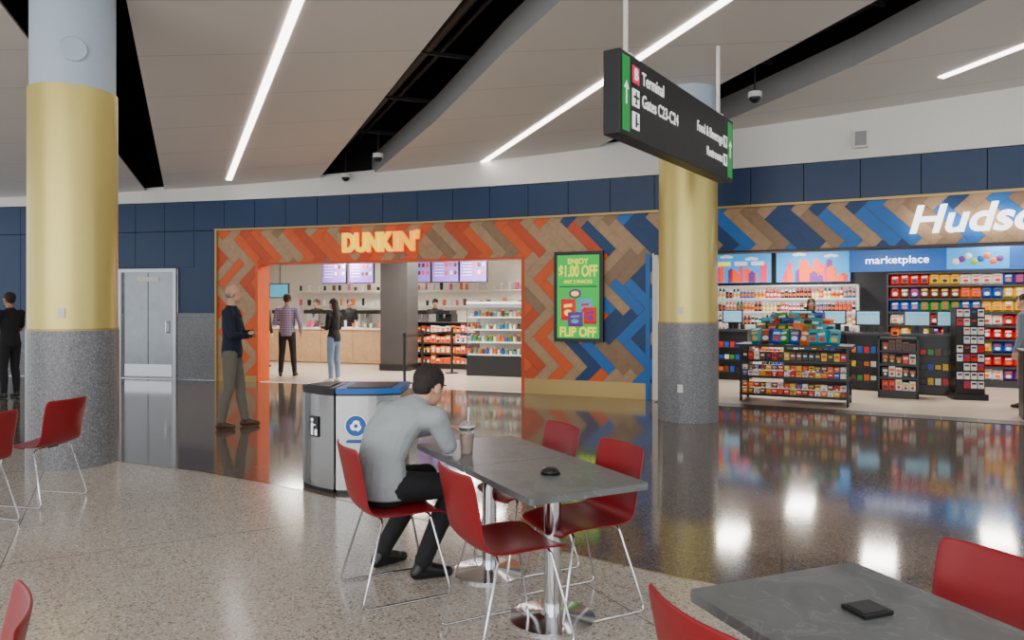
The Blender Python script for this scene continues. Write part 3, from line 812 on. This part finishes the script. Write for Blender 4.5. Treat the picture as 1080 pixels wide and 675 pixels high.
# market
sky_m = C('mural_sky', (44, 146, 218), emit=.8, noise=.2, nscale=3); mo_m = C('mural_orange', (240, 90, 30), emit=.7); mp_m = C('mural_pink', (224, 44, 96), emit=.65); mw_m = C('mural_white', (225, 235, 245), emit=.5)
mb = frame(MB(), 6.35, 17.92, TH)
for sx_ in (-.87, .87):
    mb.box((sx_, 0, 2.45), (1.68, .06, .8), blk_m); mb.box((sx_, -.035, 2.45), (1.62, .01, .74), sky_m)
rr = random.Random(12)
for i in range(44):
    w = rr.uniform(.06, .2); h = rr.uniform(.12, .5); X = rr.choice((-.87, .87)) + rr.uniform(-.7, .7)
    cm = rr.choice([mo_m, mp_m, mo_m, purp_m, rd_m])
    mb.box((X, -.045 - i * .0006, 2.09 + h / 2), (w, .004, h), cm); mb.box((X, -.046 - i * .0006, 2.09 + h + .015), (w * .4, .004, .04), cm)
for (X, Z) in ((-1.2, 2.72), (-.6, 2.66), (.5, 2.73), (1.2, 2.68)):
    for j in range(3): mb.ell((X + j * .08, -.05, Z + (j % 2) * .02), (.08, .006, .035), mw_m, seg=10, rings=6)
for sx_ in (-.3, .1, .5): mb.box((-.87 + sx_, -.08, 2.55), (.3, .004, .1), yl_m if sx_ < 0 else mw_m)
mb.obj('city_mural')
BOT = pal('red', 'white', 'blue', 'green', 'orange', 'white', 'yellow', 'black', 'red')
mb = frame(MB(), 6.3, 17.65, TH); shelf_unit(mb, 3.6, 2.0, .5, 6, white_m, 'bottle', BOT, seed=8, back=mw_m); mb.obj('lit_product_shelf')
mb = frame(MB(), 3.6, 18.9, TH); shelf_unit(mb, 2.0, 2.0, .5, 6, white_m, 'bottle', BOT, seed=18, back=mw_m); mb.obj('lit_product_shelf')
mb = frame(MB(), 9.55, 13.75, TH); shelf_unit(mb, 4.6, 2.17, .5, 8, dkg_m, 'bag', pal('red', 'red', 'yellow', 'orange', 'white', 'red', 'brown', 'red', 'green', 'blue', 'purple'), seed=3); mb.obj('snack_bag_shelf')
mb = frame(MB(), 9.35, 13.75, TH); mb.box((0, -.1, 2.42), (5.6, .12, .44), C('market_sign_blue', (12, 84, 164), emit=.5)); mb.box((-.6, -.165, 2.42), (1.0, .01, .4), sky_m)
for k in range(8): mb.ell((-.95 + k * .1, -.17, 2.36 + (k % 3) * .05), (.06, .01, .06), rr.choice(ALLP))
mb.obj('market_sign_board')
e = empty('market_sign_lettering', (9.35, 13.75, 0), TH)
text('text_left', 'marketplace', (-1.95, -.18, 2.42), 0, wl_m, w=1.1, h=.15, parent=e)
text('text_right', 'market', (.75, -.18, 2.42), 0, wl_m, w=.9, h=.18, parent=e)
def checkout(x, y, W):
    e = empty('checkout_counter', (x, y, 0), TH)
    mb = MB(); mb.box((0, 0, .5), (W, .6, .98), blk_m); mb.box((0, 0, 1.01), (W + .06, .68, .04), dkg_m)
    n = max(1, int(W / .5)); rr = random.Random(int(x * 10))
    for i in range(int(W / .11) - 1):
        for z in (.25, .5, .75): mb.box((-W / 2 + .12 + i * .11, -.33, z - .02), (.085, .06, rr.uniform(.06, .13)), rr.choice(pal('red', 'blue', 'white', 'yellow', 'brown', 'green', 'black', 'orange')))
    for z in (.17, .42, .67): mb.box((0, -.34, z), (W - .1, .1, .015), dkg_m)
    mb.obj('body', e)
    for i in range(n):
        X = -W / 2 + (i + .5) * W / n
        m2 = MB(); m2.box((X, -.02, 1.3), (.42, .03, .28), blk_m); m2.box((X, -.04, 1.3), (.37, .008, .23), pos_m); m2.box((X, -.045, 1.38), (.3, .004, .03), cyan_m); m2.cyl((X, 0, 1.03), (X, 0, 1.25), .02, .02, dkg_m, 10); m2.box((X, 0, 1.04), (.2, .16, .02), dkg_m); m2.box((X + .22, -.12, 1.09), (.08, .12, .1), blk_m); m2.box((X, .1, 1.22), (.2, .12, .4), blk_m)
        m2.obj('pos_terminal', e)
checkout(4.3, 15.6, 1.4); checkout(6.0, 14.5, 1.2); checkout(7.35, 12.9, 1.0); checkout(6.55, 13.6, .7)
e = empty('wheeled_candy_display', (4.5, 11.75, 0), TH)
mb = MB()
for s in (-1, 1):
    for t_ in (-1, 1): mb.box((s * .78, t_ * .3, .48), (.035, .035, .84), blk_m); mb.cyl((s * .78 - .015, t_ * .3, .05), (s * .78 + .015, t_ * .3, .05), .046, .046, dkg_m, 16)
for z in (.12, .4, .66): mb.box((0, 0, z), (1.6, .64, .03), blk_m)
mb.box((0, 0, .9), (1.7, .72, .04), dkg_m); mb.obj('cart_frame', e)
mb = MB(); rr = random.Random(31)
for z in (.135, .415):
    for i in range(17):
        for k in range(2):
            cm = rr.choice(pal('orange', 'red', 'white', 'brown', 'yellow', 'red', 'blue', 'white')); zz = z + .045 + .095 * k; xx = -.72 + i * .09; yy = -.24 + .02 * k
            mb.box((xx, yy, zz), (.08, .12, .075), cm, rz=rr.uniform(-.08, .08)); mb.box((xx, yy - .066, zz + .012), (.055, .004, .02), rr.choice(LAB)); mb.box((xx, yy - .066, zz - .02), (.03, .004, .015), rr.choice(LAB))
for i in range(17): mb.box((-.72 + i * .09, -.22, .74), (.08, .14, .12), rr.choice(pal('red', 'brown', 'white', 'black', 'yellow'))); mb.box((-.72 + i * .09, -.293, .75), (.05, .004, .03), rr.choice(LAB))
for r in range(4):
    for i in range(9 - r):
        mb.M = Matrix.Translation((-.55 + i * .14 + r * .07, -.22 + r * .12, .92 + r * .085)) @ Matrix.Rotation(rr.uniform(-.35, .35), 4, 'Z') @ Matrix.Rotation(rr.uniform(-.4, 0), 4, 'X') @ Matrix.Rotation(rr.uniform(-.2, .2), 4, 'Y')
        mb.bag((0, 0, 0), .18, .25, .05, rr.choice(pal('teal', 'green', 'brown', 'blue', 'orange', 'teal', 'brown')), rr.choice(LAB), rr.choice(LAB))
mb.M = Matrix.Identity(4); mb.obj('packaged_snacks', e)
e = empty('card_spinner_rack', (7.45, 12.1, 0), TH + .2)
mb = MB(); mb.box((0, 0, .05), (.5, .4, .1), blk_m); mb.box((0, 0, .8), (.42, .3, 1.4), blk_m)
rr = random.Random(6)
for r in range(9):
    for c_ in range(4): mb.box((-.15 + c_ * .1, -.16, .25 + r * .145), (.085, .015, .115), rr.choice(pal('white', 'white', 'white', 'red', 'black', 'white'))); mb.box((-.15 + c_ * .1, -.17, .27 + r * .145), (.06, .004, .03), rr.choice(pal('black', 'red', 'blue', 'black')))
mb.obj('rack', e)
mb = frame(MB(), 6.45, 12.35, TH); shelf_unit(mb, .6, 1.0, .4, 4, blk_m, 'box', pal('red', 'blue', 'white', 'yellow', 'brown', 'black'), seed=22, item=.1); mb.obj('candy_rack')
mb = frame(MB(), 7.15, 9.95, TH); mb.box((0, 0, .45), (.5, .5, .9), blk_m); mb.box((0, 0, .92), (.56, .56, .04), dkg_m)
for z in (.2, .45, .7): mb.box((0, -.26, z), (.44, .04, .02), steel_m)
mb.obj('entrance_pedestal', bevel=.01)

# ------------------------------------------------------------------ people
skin_m = C('skin', (210, 158, 130), .55, noise=.06); skin2_m = C('skin_tan', (168, 118, 92), .55, noise=.06)
hair_d = C('hair_dark', (34, 25, 21), .7, noise=.3, nscale=60, bump=.5); hair_g = C('hair_grey', (140, 132, 124), .7, noise=.2, nscale=90)
eye_w = C('eye_white', (235, 232, 228), .3); eye_d = C('eye_dark', (30, 22, 18), .2); lip_m = C('lips', (160, 92, 82), .5)
def person(name, x, y, head_dir, top, bottom, skin, hair, hairstyle='short', scale=1.0, pose=None, voxel=.012, shoe=None, sleeve='long', female=False, z=0.0):
    P = dict(spine=[(0, 0, .86), (0, 0, .96), (0, 0, 1.09), (0, .005, 1.24), (0, 0, 1.36), (0, -.01, 1.43), (0, -.005, 1.49)],
             head=(0, .025, 1.635), hrot=(0, 0),
             sh=[(-.185, -.01, 1.40), (.185, -.01, 1.40)], el=[(-.24, -.02, 1.12), (.24, -.02, 1.12)], wr=[(-.24, .06, .88), (.24, .06, .88)],
             hd=[(0, .2, -1), (0, .2, -1)], hip=[(-.09, 0, .9), (.09, 0, .9)], kn=[(-.1, .02, .49), (.1, .02, .49)], an=[(-.11, -.01, .09), (.11, -.01, .09)], toe=[(-.15, 1), (.15, 1)])
    if pose: P.update(pose)
    shoe = shoe or blk_m; B = {}
    def T(m):
        if m not in B: B[m] = MB()
        return B[m]
    rx = [.165, .168, .15, .166, .172, .135, .06]; ry = [.118, .12, .105, .118, .112, .085, .06]
    if female: rx = [.165, .165, .125, .145, .15, .115, .05]; ry = [.12, .12, .095, .118, .1, .075, .05]
    T(top).rings([(c, a, b) for c, a, b in zip(P['spine'], rx, ry)], top)
    s0 = Vector(P['spine'][0]); T(bottom).ell(s0 + Vector((0, 0, .03)), (.155, .112, .12), bottom)
    for i in (0, 1):
        sh, el, wr = Vector(P['sh'][i]), Vector(P['el'][i]), Vector(P['wr'][i])
        ra = (.066, .05, .036) if not female else (.054, .042, .031)
        T(top).cap(Vector(P['spine'][4]).lerp(sh, .45) , ra[0] + .012, sh, ra[0], top)
        if sleeve == 'long':
            T(top).cap(sh, ra[0], el, ra[1], top); T(top).cap(el, ra[1], wr, ra[2], top)
        else:
            mid = sh.lerp(el, .75); T(top).cap(sh, ra[0], mid, ra[1] + .01, top); T(skin).cap(sh.lerp(el, .5), ra[1] - .003, el, ra[1] - .008, skin); T(skin).cap(el, ra[1] - .008, wr, ra[2] - .008, skin)
        sk = T(skin); d = Vector(P['hd'][i]).normalized(); side = -1 if i == 0 else 1
        up = Vector((side, 0, 0.0)); up = (up - d * up.dot(d))
        if up.length < .75: up = Vector((0, 0, 1)) - d * d.z
        up.normalize(); lat = d.cross(up).normalized()
        sk.cap(wr - d * .03, .026, wr + d * .02, .026, skin)
        Rm = Matrix((lat, d, up)).transposed()
        sk.ell(wr + d * .055, (.04, .052, .016), skin, R=Rm)
        cu = -up
        for k, (o, L) in enumerate(((-.029, .062), (-.0095, .072), (.0095, .067), (.029, .052))):
            b = wr + d * .088 + lat * o; dd = (d + cu * .25).normalized(); p1 = b + dd * L * .45
            d2 = (d + cu * .8).normalized(); p2 = p1 + d2 * L * .33; d3 = (d + cu * 1.4).normalized(); p3 = p2 + d3 * L * .25
            sk.cap(b, .0088, p1, .0084, skin, 8); sk.cap(p1, .0084, p2, .008, skin, 8); sk.cap(p2, .008, p3, .007, skin, 8)
        tl = -lat
        b = wr + d * .025 + tl * .03; p1 = b + (d * .6 + tl * .6 + cu * .3).normalized() * .035; p2 = p1 + (d * .9 + tl * .2 + cu * .3).normalized() * .03
        sk.cap(b, .012, p1, .0105, skin, 8); sk.cap(p1, .0105, p2, .0085, skin, 8)
        hp, kn, an = Vector(P['hip'][i]), Vector(P['kn'][i]), Vector(P['an'][i])
        T(bottom).cap(hp, .092, kn, .066, bottom)
        calf = kn.lerp(an, .35) + Vector((0, -.012, 0))
        T(bottom).cap(kn, .066, calf, .062, bottom); T(bottom).cap(calf, .062, an + (kn - an).normalized() * .02, .05, bottom)
        t = Vector((P['toe'][i][0], P['toe'][i][1], 0)).normalized(); S = T(shoe)
        S.cap(an + Vector((0, 0, -.01)), .042, an - t * .03 + Vector((0, 0, -.05)), .038, shoe)
        S.cap(an - t * .03 + Vector((0, 0, -.05)), .038, an + t * .15 + Vector((0, 0, -.058)), .03, shoe); S.cap(an + Vector((0, 0, -.02)), .038, an + t * .1 + Vector((0, 0, -.048)), .036, shoe)
    hc = Vector(P['head']); yaw, pitch = P['hrot']; R = Matrix.Rotation(yaw, 3, 'Z') @ Matrix.Rotation(pitch, 3, 'X')
    h = lambda v: hc + R @ Vector(v)
    sk = T(skin); nb = Vector(P['spine'][6])
    sk.cap(nb - Vector((0, 0, .02)), .058 if not female else .048, h((0, -.02, -.05)), .054 if not female else .044, skin)
    sk.ell(h((0, -.01, .018)), (.075, .094, .092), skin, R=R, seg=24, rings=14); sk.ell(h((0, .022, -.045)), (.057, .066, .068), skin, R=R); sk.ell(h((0, .055, -.09)), (.028, .025, .022), skin, R=R)
    sk.cap(h((0, .083, .005)), .008, h((0, .1, -.028)), .013, skin, 8)
    for s in (-1, 1): sk.ell(h((s * .08, -.005, -.015)), (.012, .021, .032), skin, R=R)
    if hair is not None:
        hh = T(hair)
        if hairstyle == 'short': hh.ell(h((0, -.02, .034)), (.083, .098, .09), hair, R=R, seg=24, rings=14); hh.ell(h((0, -.05, -.015)), (.066, .058, .06), hair, R=R); [hh.ell(h((s * .066, .015, .02)), (.015, .025, .028), hair, R=R) for s in (-1, 1)]
        if hairstyle == 'bald': hh.ell(h((0, -.035, -.015)), (.078, .075, .045), hair, R=R)
        if hairstyle == 'long':
            hh.ell(h((0, -.02, .034)), (.087, .1, .092), hair, R=R, seg=24, rings=14)
            hh.rings([(h((0, -.11, -.34)), .05, .025), (h((0, -.11, -.25)), .085, .04), (h((0, -.085, -.12)), .095, .055), (h((0, -.05, 0)), .09, .07), (h((0, -.03, .06)), .07, .06)], hair)
    allv = MB()
    for m, b in B.items():
        allv.add(b.v, b.f, m, True)
    tmp = allv.obj('tmp_body'); r = tmp.modifiers.new('r', 'REMESH'); r.mode = 'VOXEL'; r.voxel_size = voxel
    sm = tmp.modifiers.new('s', 'SMOOTH'); sm.factor = .5; sm.iterations = 4 if voxel < .01 else 1
    dg = bpy.context.evaluated_depsgraph_get(); me = bpy.data.meshes.new_from_object(tmp.evaluated_get(dg))
    bpy.data.objects.remove(tmp)
    trees = [(m, BVHTree.FromPolygons(b.v, b.f)) for m, b in B.items()]
    me.materials.clear()
    for m, _ in trees: me.materials.append(m)
    idx = []
    for p in me.polygons:
        best = 0; bd = 9
        for i, (m, t) in enumerate(trees):
            rs = t.find_nearest(p.center, bd)
            if rs[3] is not None and rs[3] < bd: bd = rs[3]; best = i
        idx.append(best)
    me.polygons.foreach_set('material_index', idx); me.polygons.foreach_set('use_smooth', [True] * len(idx)); me.update()
    e = empty(name, (x, y, z), math.atan2(-head_dir[0], head_dir[1])); e.scale = (scale,) * 3
    o = bpy.data.objects.new('body', me); COL.objects.link(o); o.parent = e
    ex = MB()
    for s in (-1, 1):
        ex.ell(h((s * .029, .076, .004)), (.014, .01, .009), eye_w, R=R, seg=10, rings=6); ex.ell(h((s * .029, .083, .004)), .0055, eye_d, seg=8, rings=6)
        ex.ell(h((s * .031, .081, .028)), (.018, .007, .004), hair or hair_g, R=R, seg=10, rings=6)
    ex.ell(h((0, .086, -.06)), (.022, .006, .006), lip_m, R=R, seg=10, rings=6)
    if hairstyle == 'cap':
        ex.ell(h((0, -.015, .045)), (.087, .105, .085), blk_m, R=R); ex.ell(h((0, .09, .06)), (.065, .06, .008), blk_m, R=R)
    ex.obj('face_details', e)
    return e
CL = dict(nscale=11, bump=.7)
sweater = C('sweater_grey', (156, 163, 166), .9, noise=.08, **CL); bjeans = C('trousers_black', (22, 22, 26), .85, noise=.15, **CL)
navyj = C('jacket_navy', (22, 31, 54), .8, noise=.15, **CL); khaki = C('trousers_grey', (112, 106, 96), .85, noise=.1, **CL)
shoe_b = C('shoes_brown', (80, 52, 36), .5); blkc = C('shirt_black', (24, 24, 27), .85, noise=.15, **CL); jeans = C('jeans_light', (130, 152, 178), .85, noise=.15, **CL)
pl = plaid('shirt_plaid', (128, 118, 150), (70, 62, 96), (168, 150, 170)); teal = C('shirt_greyblue', (120, 132, 146), .85, **CL)

person('seated_man', -.60, 4.16, (.6, .8), sweater, bjeans, skin_m, hair_d, 'short', voxel=.006, pose=dict(
    spine=[(-.06, -.13, .49), (-.06, -.13, .58), (-.055, -.13, .70), (-.035, -.09, .83), (.0, -.02, .92), (.03, .03, .97), (.05, .06, 1.01)],
    head=(.075, .12, 1.085), hrot=(-.1, -.35), sh=[(-.175, .02, .925), (.205, .03, .925)], el=[(-.26, .22, .765), (.215, .12, .765)], wr=[(-.08, .36, .80), (-.02, .31, .79)],
    hd=[(.85, .5, .05), (-.6, .8, .05)], hip=[(-.15, -.1, .545), (.04, -.1, .545)], kn=[(-.12, .3, .52), (.19, .22, .52)], an=[(-.26, .06, .09), (.07, .06, .09)], toe=[(.2, 1), (.7, 1)]))
person('standing_man', -3.52, 9.3, (.99, .12), navyj, khaki, skin_m, hair_g, 'bald', scale=1.03, voxel=.0075, shoe=shoe_b, pose=dict(
    el=[(-.25, .06, 1.13), (.25, .06, 1.13)], wr=[(.02, .24, 1.16), (-.02, .20, 1.12)], hd=[(1, .1, .1), (-1, .1, .1)],
    kn=[(-.1, .07, .49), (.1, -.01, .49)], an=[(-.11, .13, .09), (.12, -.1, .09)]))
person('standing_customer_man', -4.85, 15.95, (-.1, 1), pl, bjeans, skin2_m, hair_d, 'short', scale=1.02, pose=dict(
    el=[(-.25, -.04, 1.13), (.27, -.05, 1.13)], wr=[(-.18, .18, 1.1), (.27, .1, .92)], an=[(-.13, -.02, .09), (.15, .02, .09)], kn=[(-.11, .02, .49), (.12, .03, .49)]))
person('standing_customer_man', -6.15, 18.2, (.3, .9), blkc, bjeans, skin_m, hair_d, 'short', scale=.98)
person('standing_woman', -3.55, 14.75, (-.9, .45), blkc, jeans, skin_m, hair_d, 'long', scale=.95, female=True, shoe=PAL['white'], pose=dict(
    el=[(-.2, .02, 1.13), (.2, .02, 1.13)], wr=[(-.1, .22, 1.15), (.1, .24, 1.12)], hd=[(.3, 1, .2), (-.3, 1, .2)]))
for (x_, y_, hd_) in ((-2.1, 20.2, (.1, -1)), (-4.6, 20.9, (.5, -.8)), (-5.6, 21.2, (-.5, -.8))):
    person('shop_worker', x_, y_, hd_, blkc, bjeans, skin2_m, hair_d, 'cap' if x_ > -3 else 'short', scale=.97, sleeve='short', voxel=.015)
person('cashier', 6.35, 15.7, (-.3, -1), blkc, bjeans, skin2_m, hair_d, 'long', scale=.96, voxel=.015, female=True)
person('passenger_with_cart', -8.35, 12.3, (-.9, .3), blkc, bjeans, skin2_m, hair_d, 'short', sleeve='short', scale=1.0, pose=dict(el=[(-.25, .08, 1.14), (.25, .08, 1.14)], wr=[(-.2, .32, 1.05), (.2, .32, 1.05)], hd=[(0, 1, 0), (0, 1, 0)]))
person('shopper', 7.68, 11.05, (-.6, .8), teal, khaki, skin_m, hair_d, 'short', scale=.98, voxel=.014)
mb = MB(); X, Y = -8.98, 12.45
mb.tube([(X + .1, Y - .2, 1.0), (X + .1, Y - .2, .25), (X - .6, Y - .2, .2)], .015, steel_m); mb.tube([(X + .1, Y + .2, 1.0), (X + .1, Y + .2, .25), (X - .6, Y + .2, .2)], .015, steel_m)
mb.tube([(X + .1, Y - .2, 1.0), (X + .1, Y + .2, 1.0)], .018, blk_m); mb.box((X - .25, Y, .22), (.7, .42, .02), steel_m); mb.box((X - .2, Y, .5), (.45, .36, .52), blk_m)
for a in (-.5, .05):
    for b in (-.2, .2): mb.cyl((X + a, Y + b - .02, .07), (X + a, Y + b + .02, .07), .07, .07, blk_m, 16); mb.cyl((X + a, Y + b, .07), (X + a, Y + b, .22), .012, .012, steel_m, 8)
mb.obj('luggage_cart')

# ------------------------------------------------------------------ light, world, camera
w = bpy.data.worlds.new('world'); scene.world = w; w.use_nodes = True
bg = w.node_tree.nodes['Background']; bg.inputs['Color'].default_value = (.9, .95, 1, 1); bg.inputs['Strength'].default_value = 1.65
l = bpy.data.lights.new('window_daylight', 'AREA'); l.shape = 'RECTANGLE'; l.size = 14; l.size_y = 3.6; l.energy = 520; l.color = (1, .98, .95)
o = bpy.data.objects.new('window_daylight', l); COL.objects.link(o); o.location = (-5, -3.6, 2.4); o.rotation_euler = (math.radians(85), 0, math.radians(-15))
cam = bpy.data.cameras.new('camera'); cam.sensor_width = 36; cam.lens = 26; cam.shift_y = -16.5 / 1080; cam.clip_end = 200
co = bpy.data.objects.new('camera', cam); COL.objects.link(co); co.location = (0, 0, 1.55); co.rotation_euler = (math.pi / 2, 0, 0)
scene.camera = co
